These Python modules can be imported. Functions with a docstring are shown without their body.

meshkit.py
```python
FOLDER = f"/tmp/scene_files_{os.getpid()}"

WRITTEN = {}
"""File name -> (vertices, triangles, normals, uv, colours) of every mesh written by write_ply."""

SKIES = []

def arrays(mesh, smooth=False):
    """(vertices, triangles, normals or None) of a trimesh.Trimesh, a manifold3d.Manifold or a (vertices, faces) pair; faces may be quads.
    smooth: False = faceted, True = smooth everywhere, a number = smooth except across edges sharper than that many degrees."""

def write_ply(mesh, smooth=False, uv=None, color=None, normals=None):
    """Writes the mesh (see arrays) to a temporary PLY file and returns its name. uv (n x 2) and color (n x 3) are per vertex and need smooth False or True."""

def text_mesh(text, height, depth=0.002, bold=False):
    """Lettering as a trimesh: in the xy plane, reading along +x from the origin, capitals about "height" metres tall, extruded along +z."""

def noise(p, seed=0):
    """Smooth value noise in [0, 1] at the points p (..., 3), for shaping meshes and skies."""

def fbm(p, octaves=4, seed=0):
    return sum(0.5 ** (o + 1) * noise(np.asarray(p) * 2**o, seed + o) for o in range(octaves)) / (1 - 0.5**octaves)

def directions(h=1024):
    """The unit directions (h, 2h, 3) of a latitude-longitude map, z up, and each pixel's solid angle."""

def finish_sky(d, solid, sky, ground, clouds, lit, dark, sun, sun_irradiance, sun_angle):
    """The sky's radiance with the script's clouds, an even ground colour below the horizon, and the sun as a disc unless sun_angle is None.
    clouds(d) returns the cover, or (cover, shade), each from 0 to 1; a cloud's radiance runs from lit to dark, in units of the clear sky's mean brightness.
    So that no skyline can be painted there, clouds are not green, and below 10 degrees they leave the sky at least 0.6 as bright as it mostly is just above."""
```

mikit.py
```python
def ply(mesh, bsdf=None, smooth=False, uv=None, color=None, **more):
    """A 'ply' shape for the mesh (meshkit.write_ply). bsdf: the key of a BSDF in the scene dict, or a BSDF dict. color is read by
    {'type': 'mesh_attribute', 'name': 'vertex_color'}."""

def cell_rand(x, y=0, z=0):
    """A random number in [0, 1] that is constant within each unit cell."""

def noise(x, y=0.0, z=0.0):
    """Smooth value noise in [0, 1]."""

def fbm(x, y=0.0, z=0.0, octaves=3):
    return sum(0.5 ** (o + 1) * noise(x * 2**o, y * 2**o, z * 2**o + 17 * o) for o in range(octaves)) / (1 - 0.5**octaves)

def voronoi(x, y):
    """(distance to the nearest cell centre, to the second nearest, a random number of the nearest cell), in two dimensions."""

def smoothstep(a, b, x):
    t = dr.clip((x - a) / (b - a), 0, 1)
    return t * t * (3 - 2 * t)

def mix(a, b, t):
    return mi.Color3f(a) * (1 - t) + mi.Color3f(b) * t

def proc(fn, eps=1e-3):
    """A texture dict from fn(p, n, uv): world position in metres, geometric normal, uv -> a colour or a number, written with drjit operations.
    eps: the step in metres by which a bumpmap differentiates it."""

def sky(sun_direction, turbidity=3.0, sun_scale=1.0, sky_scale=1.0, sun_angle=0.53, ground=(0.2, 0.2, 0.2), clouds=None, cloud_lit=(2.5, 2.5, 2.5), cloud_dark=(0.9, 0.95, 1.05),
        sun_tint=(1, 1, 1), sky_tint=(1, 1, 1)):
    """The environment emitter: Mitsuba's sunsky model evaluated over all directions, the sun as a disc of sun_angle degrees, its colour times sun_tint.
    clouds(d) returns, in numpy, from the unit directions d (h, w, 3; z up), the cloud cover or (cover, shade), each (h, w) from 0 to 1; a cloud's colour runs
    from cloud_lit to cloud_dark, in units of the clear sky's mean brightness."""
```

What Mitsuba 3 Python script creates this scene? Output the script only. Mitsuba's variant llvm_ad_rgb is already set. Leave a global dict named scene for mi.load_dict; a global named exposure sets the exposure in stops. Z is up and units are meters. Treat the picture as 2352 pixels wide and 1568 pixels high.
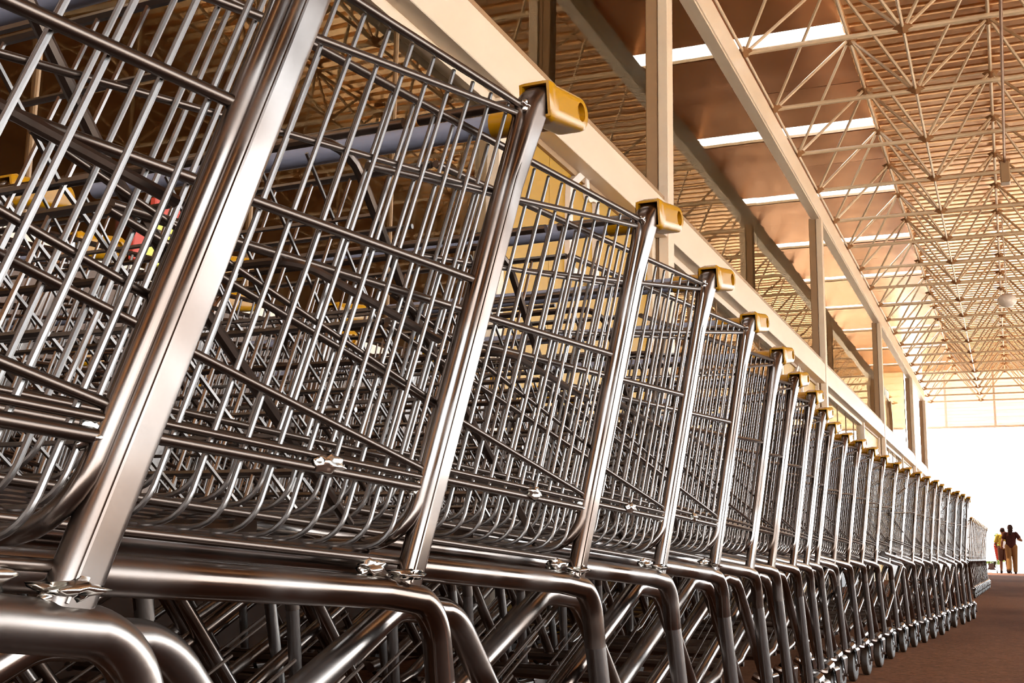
import math, random
import numpy as np, trimesh, manifold3d as m3
import mitsuba as mi, drjit as dr
import mikit, meshkit
from shapely.geometry import Polygon, LineString
from mikit import noise, fbm, smoothstep, mix
T = mi.ScalarTransform4f
random.seed(7); rng = np.random.default_rng(7)
scene, labels = {'type': 'scene'}, {}

# ---------------------------------------------------------------- camera, sky, exposure
F, YAW, PITCH, ROLL, CAMH = 2619.67, 0.4111, 0.1788, 0.0173, 0.532
fw = np.array([-math.sin(YAW)*math.cos(PITCH), math.cos(YAW)*math.cos(PITCH), math.sin(PITCH)])
rt = np.array([math.cos(YAW), math.sin(YAW), 0.0]); up0 = np.cross(rt, fw)
up = -math.sin(ROLL)*rt + math.cos(ROLL)*up0
EYE = np.array([0, 0, CAMH])
scene['camera'] = {'type': 'perspective', 'fov': 2*math.degrees(math.atan(1176/F)), 'fov_axis': 'x', 'near_clip': 0.02, 'far_clip': 2000.0,
                   'to_world': T().look_at(origin=EYE.tolist(), target=(EYE+fw).tolist(), up=up.tolist())}
def cover(d):
    return np.full(d.shape[:2], 0.96), 0.25*meshkit.fbm(d*3.0, 3)
scene['sky'] = mikit.sky((-0.45, 0.22, 0.85), turbidity=4, sun_scale=1.8, clouds=cover, cloud_lit=(8.6, 9.4, 9.8), cloud_dark=(7.4, 8.2, 8.7), ground=(0.5, 0.45, 0.4))
exposure = 2.7

# ---------------------------------------------------------------- materials
def bs(key, d): scene[key] = d; return key
def rgb(c): return {'type': 'rgb', 'value': list(c)}
def metal(p, n, uv):
    v = fbm(p.x*9, p.y*9, p.z*9, 3)
    return mix((0.155, 0.110, 0.088), (0.275, 0.240, 0.222), smoothstep(0.3, 0.7, v))
def metal_r(p, n, uv):
    return 0.17 + 0.20*smoothstep(0.35, 0.75, fbm(p.x*14, p.y*14, p.z*14+5, 3))
bs('steel', {'type': 'principled', 'base_color': mikit.proc(metal), 'metallic': 1.0, 'roughness': mikit.proc(metal_r), 'specular': 0.5})
bs('wire_steel', {'type': 'principled', 'base_color': rgb((0.31, 0.285, 0.272)), 'metallic': 1.0, 'roughness': 0.37})
bs('wire_dull', {'type': 'principled', 'base_color': rgb((0.235, 0.205, 0.19)), 'metallic': 1.0, 'roughness': 0.24})
bs('rod_steel', {'type': 'principled', 'base_color': rgb((0.135, 0.102, 0.085)), 'metallic': 1.0, 'roughness': 0.30})
bs('satin_steel', {'type': 'principled', 'base_color': rgb((0.29, 0.27, 0.26)), 'metallic': 1.0, 'roughness': 0.25})
bs('weld_steel', {'type': 'principled', 'base_color': rgb((0.70, 0.66, 0.60)), 'metallic': 1.0, 'roughness': 0.22})
bs('yellow_plastic', {'type': 'roughplastic', 'diffuse_reflectance': rgb((0.42, 0.18, 0.003)), 'alpha': 0.12})
bs('lavender_plastic', {'type': 'roughplastic', 'diffuse_reflectance': rgb((0.23, 0.23, 0.29)), 'alpha': 0.2})
bs('tyre', {'type': 'roughplastic', 'diffuse_reflectance': rgb((0.035, 0.02, 0.012)), 'alpha': 0.3})
bs('dark_screw', {'type': 'principled', 'base_color': rgb((0.25, 0.13, 0.08)), 'metallic': 1.0, 'roughness': 0.35})
def cream(p, n, uv):
    return mix((0.72, 0.57, 0.43), (0.80, 0.67, 0.53), fbm(p.x*3, p.y*1.5, p.z*3, 3))
bs('cream_paint', {'type': 'twosided', 'b': {'type': 'roughplastic', 'diffuse_reflectance': mikit.proc(cream), 'alpha': 0.25}})
bs('tan_paint', {'type': 'twosided', 'b': {'type': 'roughplastic', 'diffuse_reflectance': rgb((0.36, 0.215, 0.11)), 'alpha': 0.3}})
def yel(p, n, uv):
    return mix((0.44, 0.22, 0.006), (0.49, 0.26, 0.010), fbm(p.y*2, p.z*2, 1.0, 3))
bs('yellow_panel', {'type': 'twosided', 'b': {'type': 'roughplastic', 'diffuse_reflectance': mikit.proc(yel), 'alpha': 0.3}})
bs('white_trim', {'type': 'roughplastic', 'diffuse_reflectance': rgb((0.80, 0.72, 0.66)), 'alpha': 0.25})
def tubep(p, n, uv):
    return mix((0.60, 0.43, 0.27), (0.74, 0.58, 0.40), fbm(p.x*2, p.y*2, p.z*2, 2))
bs('truss_paint', {'type': 'roughplastic', 'diffuse_reflectance': mikit.proc(tubep), 'alpha': 0.2})
bs('node_paint', {'type': 'twosided', 'b': {'type': 'diffuse', 'reflectance': rgb((0.30, 0.15, 0.07))}})
def roofc(p, n, uv):
    return mix((0.42, 0.155, 0.050), (0.56, 0.25, 0.095), fbm(p.x*0.6, p.y*1.3, 2.0, 3))
def deckc(p, n, uv):
    return mix((0.62, 0.35, 0.165), (0.82, 0.56, 0.33), fbm(p.x*0.6, p.y*1.3, 2.0, 3))
bs('roof_metal', {'type': 'twosided', 'b': {'type': 'principled', 'base_color': mikit.proc(deckc), 'metallic': 1.0, 'roughness': 0.26}})
bs('smooth_sheet', {'type': 'twosided', 'b': {'type': 'principled', 'base_color': mikit.proc(roofc), 'metallic': 0.8, 'roughness': 0.28}})
bs('skylight_glass', {'type': 'thindielectric', 'int_ior': 1.2})
bs('pane_glass', {'type': 'thindielectric', 'int_ior': 1.62, 'specular_transmittance': rgb((0.50, 0.40, 0.28)), 'specular_reflectance': rgb((0.95, 0.84, 0.66))})
bs('fascia_sheet', {'type': 'principledthin', 'base_color': rgb((0.66, 0.58, 0.42)), 'roughness': 0.6, 'diff_trans': 0.55, 'spec_trans': 0.0})
def asph(p, n, uv):
    a = fbm(p.x*1.2, p.y*0.5, 3.0, 4); b = noise(p.x*90, p.y*90, 1.0); c = noise(p.x*26, p.y*26, 5.0)
    col = mix((0.060, 0.021, 0.009), (0.112, 0.046, 0.022), smoothstep(0.25, 0.75, a))
    return col*(0.75 + 0.5*b)*(0.85+0.3*c)
bs('asphalt', {'type': 'principled', 'base_color': mikit.proc(asph), 'roughness': 0.85, 'specular': 0.08})
bs('concrete', {'type': 'diffuse', 'reflectance': rgb((0.72, 0.65, 0.56))})
bs('dado_paint', {'type': 'twosided', 'b': {'type': 'roughplastic', 'diffuse_reflectance': rgb((0.10, 0.045, 0.02)), 'alpha': 0.3}})
bs('sign_red', {'type': 'roughplastic', 'diffuse_reflectance': rgb((0.55, 0.05, 0.025)), 'alpha': 0.3})
bs('sign_lime', {'type': 'roughplastic', 'diffuse_reflectance': rgb((0.70, 0.66, 0.10)), 'alpha': 0.3})
bs('sign_dark', {'type': 'roughplastic', 'diffuse_reflectance': rgb((0.05, 0.02, 0.01)), 'alpha': 0.3})
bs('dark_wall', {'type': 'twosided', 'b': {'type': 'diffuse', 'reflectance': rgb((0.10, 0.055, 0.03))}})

# ---------------------------------------------------------------- helpers
def q(*ms):
    """join (v, f) pairs"""
    vs, fs, k = [], [], 0
    for v, f in ms:
        vs.append(np.asarray(v, float)); fs.append(np.asarray(f, int)+k); k += len(v)
    return np.vstack(vs), np.vstack(fs)
def mv(t):
    if hasattr(t, 'to_mesh'):
        m = t.to_mesh(); return np.asarray(m.vert_properties)[:, :3].astype(float), np.asarray(m.tri_verts)
    return np.asarray(t.vertices), np.asarray(t.faces)
def fillet(pts, r, n=6):
    """round the inner corners of a polyline"""
    pts = [np.asarray(p, float) for p in pts]; out = [pts[0]]
    rs = r if isinstance(r, (list, tuple)) else [r]*(len(pts)-2)
    for i in range(1, len(pts)-1):
        a, b, c = pts[i-1], pts[i], pts[i+1]
        u, w = a-b, c-b; lu, lw = np.linalg.norm(u), np.linalg.norm(w); u, w = u/lu, w/lw
        ang = math.acos(max(-1, min(1, float(u@w))))
        if rs[i-1] <= 0 or ang > 3.1: out.append(b); continue
        d = min(rs[i-1]/math.tan(ang/2), 0.48*lu, 0.48*lw); rr = d*math.tan(ang/2)
        cen = b + (u+w)/np.linalg.norm(u+w)*(rr/math.sin(ang/2))
        p0, p1 = b+u*d, b+w*d; e0 = (p0-cen); e1 = (p1-cen)
        th = math.acos(max(-1, min(1, float(e0@e1)/(rr*rr))))
        for k in range(n+1):
            t = k/n; out.append(cen + (math.sin((1-t)*th)*e0 + math.sin(t*th)*e1)/math.sin(th))
    out.append(pts[-1]); return np.array(out)
def sweep(path, ring, ref=None, closed=False, caps=True, scale=None):
    """sweep a 2-D ring (k x 2, counter-clockwise) along a polyline; ref: fixed direction for the ring's first axis"""
    P = np.asarray(path, float); n = len(P)
    if closed: tan = np.roll(P, -1, 0)-np.roll(P, 1, 0)
    else: tan = np.gradient(P, axis=0); tan[0] = P[1]-P[0]; tan[-1] = P[-1]-P[-2]
    tan /= np.linalg.norm(tan, axis=1, keepdims=True)
    R = np.asarray(ring, float); k = len(R); V = np.zeros((n, k, 3))
    a = np.asarray(ref, float) if ref is not None else np.cross(tan[0], [0, 0, 1.0] if abs(tan[0][2]) < 0.9 else [1.0, 0, 0])
    for i in range(n):
        a2 = a - tan[i]*(a@tan[i]); a2 /= np.linalg.norm(a2)
        if ref is None: a = a2
        b = np.cross(tan[i], a2); k0, k1 = (1, 1) if scale is None else scale[i]; V[i] = P[i] + R[:, :1]*a2*k0 + R[:, 1:]*b*k1
    f = []
    m = n if closed else n-1
    for i in range(m):
        j = (i+1) % n
        for s in range(k):
            t = (s+1) % k
            f += [[i*k+s, i*k+t, j*k+t], [i*k+s, j*k+t, j*k+s]]
    V = V.reshape(-1, 3)
    if caps and not closed:
        V = np.vstack([V, P[0], P[-1]])
        for s in range(k):
            t = (s+1) % k
            f += [[n*k, t, s], [n*k+1, (n-1)*k+s, (n-1)*k+t]]
    return V, np.array(f)
def circ(r, n=8): 
    a = np.arange(n)*2*np.pi/n; return np.stack([r*np.cos(a), r*np.sin(a)], 1)
def rrect(w, h, r, n=3):
    out = []
    for cx, cy, a0 in ((w/2-r, h/2-r, 0), (-w/2+r, h/2-r, 90), (-w/2+r, -h/2+r, 180), (w/2-r, -h/2+r, 270)):
        for k in range(n+1):
            a = math.radians(a0+90*k/n); out.append((cx+r*math.cos(a), cy+r*math.sin(a)))
    return np.array(out)
def tube(pts, r, n=8, fr=0, fn=6, closed=False): return sweep(fillet(pts, fr, fn) if fr else np.asarray(pts, float), circ(r, n), closed=closed)
def box(x0, x1, y0, y1, z0, z1, bevel=0.0):
    if bevel: 
        b = bevel; pts = [(x, y, z) for x in (x0+b, x1-b) for y in (y0+b, y1-b) for z in (z0, z1)] + [(x, y, z) for x in (x0, x1) for y in (y0+b, y1-b) for z in (z0+b, z1-b)] + [(x, y, z) for x in (x0+b, x1-b) for y in (y0, y1) for z in (z0+b, z1-b)]
        return mv(m3.Manifold.hull_points(pts))
    v = np.array([[x, y, z] for x in (x0, x1) for y in (y0, y1) for z in (z0, z1)], float)
    f = np.array([[0, 1, 3], [0, 3, 2], [4, 6, 7], [4, 7, 5], [0, 4, 5], [0, 5, 1], [2, 3, 7], [2, 7, 6], [0, 2, 6], [0, 6, 4], [1, 5, 7], [1, 7, 3]])
    return v, f
def blob(c, r, seed, n=2, amp=0.35):
    s = trimesh.creation.icosphere(n); d = np.array(s.vertices)
    k = 1+amp*(meshkit.noise(d*2.3+seed*3.7, seed)-0.5)*2
    return d*k[:, None]*np.asarray(r)+np.asarray(c), np.array(s.faces)
def fixn(m):
    t = trimesh.Trimesh(*m, process=False)
    return (m[0], m[1][:, ::-1]) if t.volume < 0 else m
used = {}
def key_for(name, parent=None):
    base = (parent+'__' if parent else '')+name
    k = used.get(base, -1)+1; used[base] = k
    return base if k == 0 else f'{base}_{k:03d}'
def obj(name, mesh, mat, parent=None, smooth=40, **more):
    key = key_for(name, parent); scene[key] = mikit.ply(mesh, mat, smooth, **more); return key
def put(name, plyd, parent=None, to=None):
    key = key_for(name, parent); scene[key] = {**plyd, **({'to_world': to} if to is not None else {})}; return key
def tag(key, label=None, cat=None, group=None, kind=None):
    labels[key] = {k: v for k, v in (('label', label), ('category', cat), ('group', group), ('kind', kind)) if v}
    return key
def struct(name, mesh, mat, label=None, smooth=False, **more):
    key = obj(name, mesh, mat, smooth=smooth, **more); return tag(key, label, None, None, 'structure')
def unproj(px, py, x=None, y=None, z=None):
    """the point of a plane seen at a pixel of the photograph (only used to read sizes off)"""
    d = (px-1176)/F*(math.cos(ROLL)*rt+math.sin(ROLL)*up0) - (py-784)/F*up + fw
    t = (x-EYE[0])/d[0] if x is not None else (y-EYE[1])/d[1] if y is not None else (z-EYE[2])/d[2]
    return EYE+t*d

# ---------------------------------------------------------------- setting
YN, GX = -14.0, -2.97
XB, P, PX, HB, HT, Y0, YE = -2.357, 1.7, 1.62, 5.79, 6.92, 11.5, 43.0
GS = -0.0018                                  # the floor falls very slightly towards the far end
def gz(y): return 0.040 + GS*y
def slab(x0, x1, y0, y1, dz=0.0, th=0.3, zf=gz):
    v, f = box(x0, x1, y0, y1, -th, 0); v[:, 2] += zf(v[:, 1])+dz; return v, f
struct('floor', slab(-9, 7.8, YN, YE+0.6), 'asphalt', 'dark brown asphalt floor under the canopy')
struct('ground', q(slab(-160, 160, YE+0.6, 300, -0.012), slab(7.8, 160, -60, YE+0.6, -0.012), slab(-160, -9, -60, YE+0.6, -.012), slab(-9, 7.8, -60, YN, -.012)), 'concrete', 'pale sunlit concrete yard beyond the canopy')

# columns
COLS = [0.08, 8.47, 16.88, 25.30, 33.75, 38.95]
def column_mesh(y):
    z0 = gz(y); w = []
    front = box(XB-0.085, XB, y, y+0.155, z0, 5.46, 0.006)
    back = box(XB-0.19, XB-0.092, y+0.012, y+0.15, z0, 5.46, 0.006)
    web = box(XB-0.10, XB-0.08, y+0.03, y+0.13, z0, 5.46)
    return front, back, web
ords = ['nearest', 'second', 'third', 'fourth', 'fifth', 'last']
for k, y in enumerate(COLS):
    fr, ba, we = column_mesh(y)
    c = obj('facade_column', q(fr, we), 'cream_paint', smooth=30)
    tag(c, f'{["cream steel column beside the camera, out of view","cream steel column nearest in view, by the yellow sign","cream steel column, second along the shop front","cream steel column, third along the shop front","cream steel column, fourth along the shop front","cream steel column, farthest, at the canopy end"][k]}', None, 'columns of the shop front', 'structure')
    obj('channel', ba, 'tan_paint', c, 30)
    obj('base_plate', box(XB-0.24, XB+0.05, y-0.07, y+0.22, gz(y), gz(y)+0.015), 'tan_paint', c, False)
# beams between the columns
def ibeam(y0, y1, z0, z1, x0, x1, lip):
    return q(box(x0, x1, y0, y1, z0, z1, 0.004), box(x0, x1-0.03, y0, y1, z1, z1+lip))
ys = COLS
for k in range(5):
    a, b = ys[k]+0.155, ys[k+1]
    n = ['first', 'second', 'third', 'fourth', 'fifth'][k]
    lb = obj('facade_beam', box(XB-0.14, XB-0.012, a, b, 2.965, 3.245, 0.004), 'cream_paint', smooth=30)
    tag(lb, f'cream steel beam above the windows, {n} bay along', None, 'lower beams of the shop front', 'structure')
    obj('upper_flange', box(XB-0.12, XB-0.035, a, b, 3.245, 3.30), 'tan_paint', lb, False)
    ub = obj('roof_beam', box(XB-0.13, XB-0.012, a-0.155 if k else a-0.155, b, 5.47, 5.75, 0.004), 'cream_paint', smooth=30)
    tag(ub, f'cream steel beam under the roof edge, {n} bay along', None, 'upper beams of the shop front', 'structure')
    obj('lower_flange', box(XB-0.15, XB-0.03, a-0.155, b, 5.445, 5.47), 'cream_paint', ub, False)
# wall above the roof beam and behind the store
struct('wall_gable', box(-3.12, -3.02, YN, 39.1, HT+0.10, HT+0.35), 'tan_paint', 'tan strip of wall above the upper glass')
struct('trim_4', box(-3.02, XB-0.13, -0.06, 39.1, 3.25, 3.297), 'tan_paint', 'ledge below the upper glass')
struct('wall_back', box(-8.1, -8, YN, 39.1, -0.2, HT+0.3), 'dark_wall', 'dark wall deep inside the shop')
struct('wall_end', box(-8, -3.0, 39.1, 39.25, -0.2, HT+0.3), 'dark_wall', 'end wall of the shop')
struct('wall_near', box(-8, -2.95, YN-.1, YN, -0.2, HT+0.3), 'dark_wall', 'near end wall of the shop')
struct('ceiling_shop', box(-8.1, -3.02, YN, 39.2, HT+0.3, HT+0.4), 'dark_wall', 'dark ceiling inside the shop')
struct('wall_front', box(-3.1, -2.95, YN, -0.56, -0.2, HT+0.3), 'tan_paint', 'tan wall before the first column, out of view')

# glazing: wavy panes, a little out of line with one another
def pane(y0, y1, z0, z1, x, seed, ny=14, nz=20, amp=0.00045):
    yy, zz = np.meshgrid(np.linspace(y0, y1, ny), np.linspace(z0, z1, nz), indexing='ij')
    pts = np.stack([yy*1.6, zz*2.6, np.full_like(yy, seed*7.3)], -1)
    xx = x + amp*2*(meshkit.fbm(pts, 2, seed)-0.5) + (yy-(y0+y1)/2)*rng.normal(0, 0.0011) + (zz-(z0+z1)/2)*rng.normal(0, 0.0011)
    v = np.stack([xx, yy, zz], -1).reshape(-1, 3); i, j = np.meshgrid(np.arange(ny-1), np.arange(nz-1), indexing='ij'); a = i*nz+j
    f = np.stack([a, a+nz, a+nz+1, a+1], -1).reshape(-1, 4); f = np.vstack([f[:, [0, 1, 2]], f[:, [0, 2, 3]]])
    return v, f
bayname = ['nearest', 'second', 'third', 'fourth', 'last']
for k in range(5):
    a = -0.56+k*7.84; b = a+7.84
    w = tag(obj('window', q(box(GX-0.03, GX+0.02, a, b, 3.30, 3.34), box(GX-.03, GX+.02, a, b, HT+.06, HT+.10)), 'tan_paint', smooth=False), f'upper wall of reflecting brown glass, {["nearest stretch", "second stretch", "third stretch", "fourth stretch", "far end"][k]}', None, 'upper glass walls of the shop front', 'structure')
    for j in range(8):
        for r_, (z0, z1) in enumerate(((3.34, 4.55), (4.555, 5.80), (5.805, HT+.06))):
            obj('pane', pane(a+j*.98+0.003, a+(j+1)*.98-0.003, z0, z1, GX, j*13+k*101+r_*7), 'pane_glass', w, True)
# lower glazing and yellow panels
def letter_ring():
    px = [(655, 640), (662, 490), (680, 455), (825, 318), (862, 315), (885, 345), (905, 630), (940, 618), (985, 640), (1008, 700), (1020, 800)]
    pts = [unproj(1180+a/5.406, 330+b/5.406, x=-2.50)[1:] for a, b in px]
    pts += [(pts[-1][0], 2.25), (pts[0][0], 2.25)]
    pg = Polygon(pts).buffer(-0.012).buffer(0.012)
    return pg, pg.difference(pg.buffer(-0.055))
def prism_x(poly, x0, x1):
    ms = []
    for g in getattr(poly, 'geoms', [poly]):
        m = trimesh.creation.extrude_polygon(g, x1-x0, engine='earcut'); v = np.array(m.vertices)
        ms.append((np.stack([x0+v[:, 2], v[:, 0], v[:, 1]], 1), np.array(m.faces)))
    return q(*ms)
glyph, ring_ = letter_ring()
for k in range(5):
    a, b = ys[k]+0.16, ys[k+1]
    m_ = b-3.08 if k < 4 else b-0.3
    w = tag(obj('window', q(box(-2.545, -2.475, a, m_, 2.905, 2.965), box(-2.545, -2.475, a, m_, 1.34, 1.38)), 'cream_paint', smooth=False), f'lower shop window with cream frame, {bayname[k]} bay', None, 'lower windows of the shop front', 'structure')
    obj('dado', box(-2.56, -2.49, a, m_, gz(a), 1.34, .004), 'dado_paint', w, False)
    n = 5 if k < 4 else 2; e = np.linspace(a, m_, n+1)
    for j in range(n):
        obj('pane', pane(e[j]+0.005, e[j+1]-0.005, 1.38, 2.905, -2.515, 700+j*17+k*91), 'pane_glass', w, True)
        if 0 < j: obj('glazing_joint', box(-2.53, -2.505, e[j]-0.004, e[j]+0.004, 1.38, 2.905), 'tan_paint', w, False)
    if k < 4:
        pnl = tag(obj('sign_panel', box(-2.56, -2.51, m_+0.085, m_+0.90, gz(a), 2.925), 'yellow_panel', smooth=False), ['yellow wall panel with a white outlined letter, left of the nearest column', 'yellow wall panel left of the second column', 'yellow wall panel left of the third column', 'yellow wall panel left of the fourth column'][k], None, 'yellow panels of the shop front', 'structure')
        obj('sheet', box(-2.56, -2.51, m_+0.906, b-0.09, gz(a), 2.925), 'yellow_panel', pnl, False)
        obj('head_rail', box(-2.56, -2.485, m_+0.085, b-0.09, 2.925, 2.965), 'tan_paint', pnl, False)
        obj('mullion', box(-2.57, -2.44, m_, m_+0.085, gz(a), 2.965, 0.006), 'cream_paint', pnl, False)
        obj('mullion', box(-2.57, -2.46, b-0.09, b-0.02, gz(a), 2.965, 0.006), 'cream_paint', pnl, False)
        if k < 2:
            off = 0 if k == 0 else ys[2]-ys[1]
            v, f = prism_x(ring_, -2.51, -2.475); v[:, 1] += off; obj('letter_outline', (v, f), 'white_trim', pnl, False)
            v, f = prism_x(glyph.buffer(-0.05), -2.51, -2.507); v[:, 1] += off; obj('letter_face', (v, f), 'yellow_panel', pnl, False)
# notice boards behind the near window
bd = tag(obj('notice_board', box(-2.495, -2.475, 2.755, 3.10, 1.405, 1.545, 0.003), 'sign_lime', smooth=False), 'lime yellow notice with dark strokes on the window behind the nearest carts', 'sign')
for a0, a1, b0, b1 in ((2.755, 3.10, 1.513, 1.522), (2.80, 2.822, 1.415, 1.513), (2.868, 2.888, 1.465, 1.513), (2.868, 2.92, 1.440, 1.452), (2.935, 2.955, 1.415, 1.513), (2.955, 3.0, 1.415, 1.43), (3.03, 3.05, 1.415, 1.513)):
    obj('stroke', box(-2.476, -2.472, a0, a1, b0, b1), 'sign_dark', bd, False)
obj('side_strip', box(-2.495, -2.474, 2.70, 2.752, 1.40, 1.55, .003), 'sign_red', bd, False)
rd = tag(obj('notice_board', box(-2.495, -2.47, 2.78, 3.0, 1.565, 1.625, 0.004), 'sign_red', smooth=False), 'small red notice above the lime one, behind the nearest carts', 'sign')

# ---------------------------------------------------------------- roof: space frame, sheets, skylights
XR = 7.0
xs_b = [XB+i*PX for i in range(7)]
ny = 28; kb0 = -14                       # bottom nodes at Y0 + k P
ks = [k for k in range(kb0, 60) if Y0+k*P < YE-0.2]
tr = tag(obj('space_frame', box(XB-0.06, XB+0.06, Y0+kb0*P-0.3, Y0+kb0*P-0.2, HB-0.05, HB+0.05), 'truss_paint', smooth=False), 'cream tubular space frame carrying the roof', None, None, 'structure')
ylast = Y0+ks[-1]*P
for i, x in enumerate(xs_b):
    obj('long_chord', tube([(x, Y0+kb0*P-0.25, HB), (x, ylast+.1, HB)], 0.017, 8), 'truss_paint', tr)
    if i < 6: obj('upper_chord', tube([(x+PX/2, Y0+(kb0-0.5)*P, HT), (x+PX/2, ylast+P/2, HT)], 0.022, 8), 'truss_paint', tr)
for k in ks:
    y = Y0+k*P
    obj('cross_tube', tube([(xs_b[0]-0.05, y, HB), (xs_b[-1], y, HB)], 0.028, 8), 'truss_paint', tr)
    obj('upper_cross_tube', tube([(xs_b[0]+PX/2, y+P/2, HT), (xs_b[-1]-PX/2, y+P/2, HT)], 0.012, 6), 'truss_paint', tr)
rest = []
nodes = []
for k in ks:
    for i, x in enumerate(xs_b):
        y = Y0+k*P
        d = np.array([[-.13, 0, 0], [0, -.13, 0], [.13, 0, 0], [0, .13, 0], [-.035, 0, .07], [.035, 0, .07], [0, 0.035, .07], [0, -.035, .07], [0, 0, -.045]])
        nodes.append(mv(m3.Manifold.hull_points((d+[x, y, HB]).tolist())))
        if i < 6: nodes.append(mv(m3.Manifold.hull_points((d*[.9, .9, -1]+[x+PX/2, y+P/2, HT]).tolist())))
        for sx in (-1, 1):
            for sy in (-1, 1):
                xx = x+sx*PX/2
                if xx < XB or xx > xs_b[-1]: continue
                v = tube([(x+sx*.03, y+sy*.03, HB+.03), (xx-sx*.03, y+sy*(P/2-.03), HT-.03)], 0.020, 6)
                if i <= 2 and k >= -2 and xx < 1.0: obj('strut', v, 'truss_paint', tr)
                else: rest.append(v)
t_ = obj('strut_mass', q(*rest), 'truss_paint', tr); labels[t_] = {'kind': 'stuff'}
t_ = obj('node', q(*nodes), 'node_paint', tr, False); labels[t_] = {'kind': 'stuff'}
# corrugated deck beyond the first upper chord
def corr(y0, y1, x0, x1, pitch=0.26, h=0.085):
    prof = []
    y = y0
    while y < y1:
        prof += [(y, 0), (y+pitch*0.56, 0), (y+pitch*0.64, h), (y+pitch*0.92, h)]
        y += pitch
    prof = np.array(prof); n = len(prof)
    v = np.vstack([np.stack([np.full(n, xx), prof[:, 0], prof[:, 1]], 1) for xx in (x0, x1)])
    f = [[i, i+1, n+i+1] for i in range(n-1)]+[[i, n+i+1, n+i] for i in range(n-1)]
    v2 = v+[0, 0, 0.03]; m = len(v)
    return np.vstack([v, v2]), np.array(f+[[c+m, b+m, a+m] for a, b, c in f])
v, f = corr(YN, YE, XB+PX/2-0.05, XR+0.3); v[:, 2] += HT+0.06
struct('roof', (v, f), 'roof_metal', 'ribbed metal roof deck, bright towards the far end')
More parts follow.
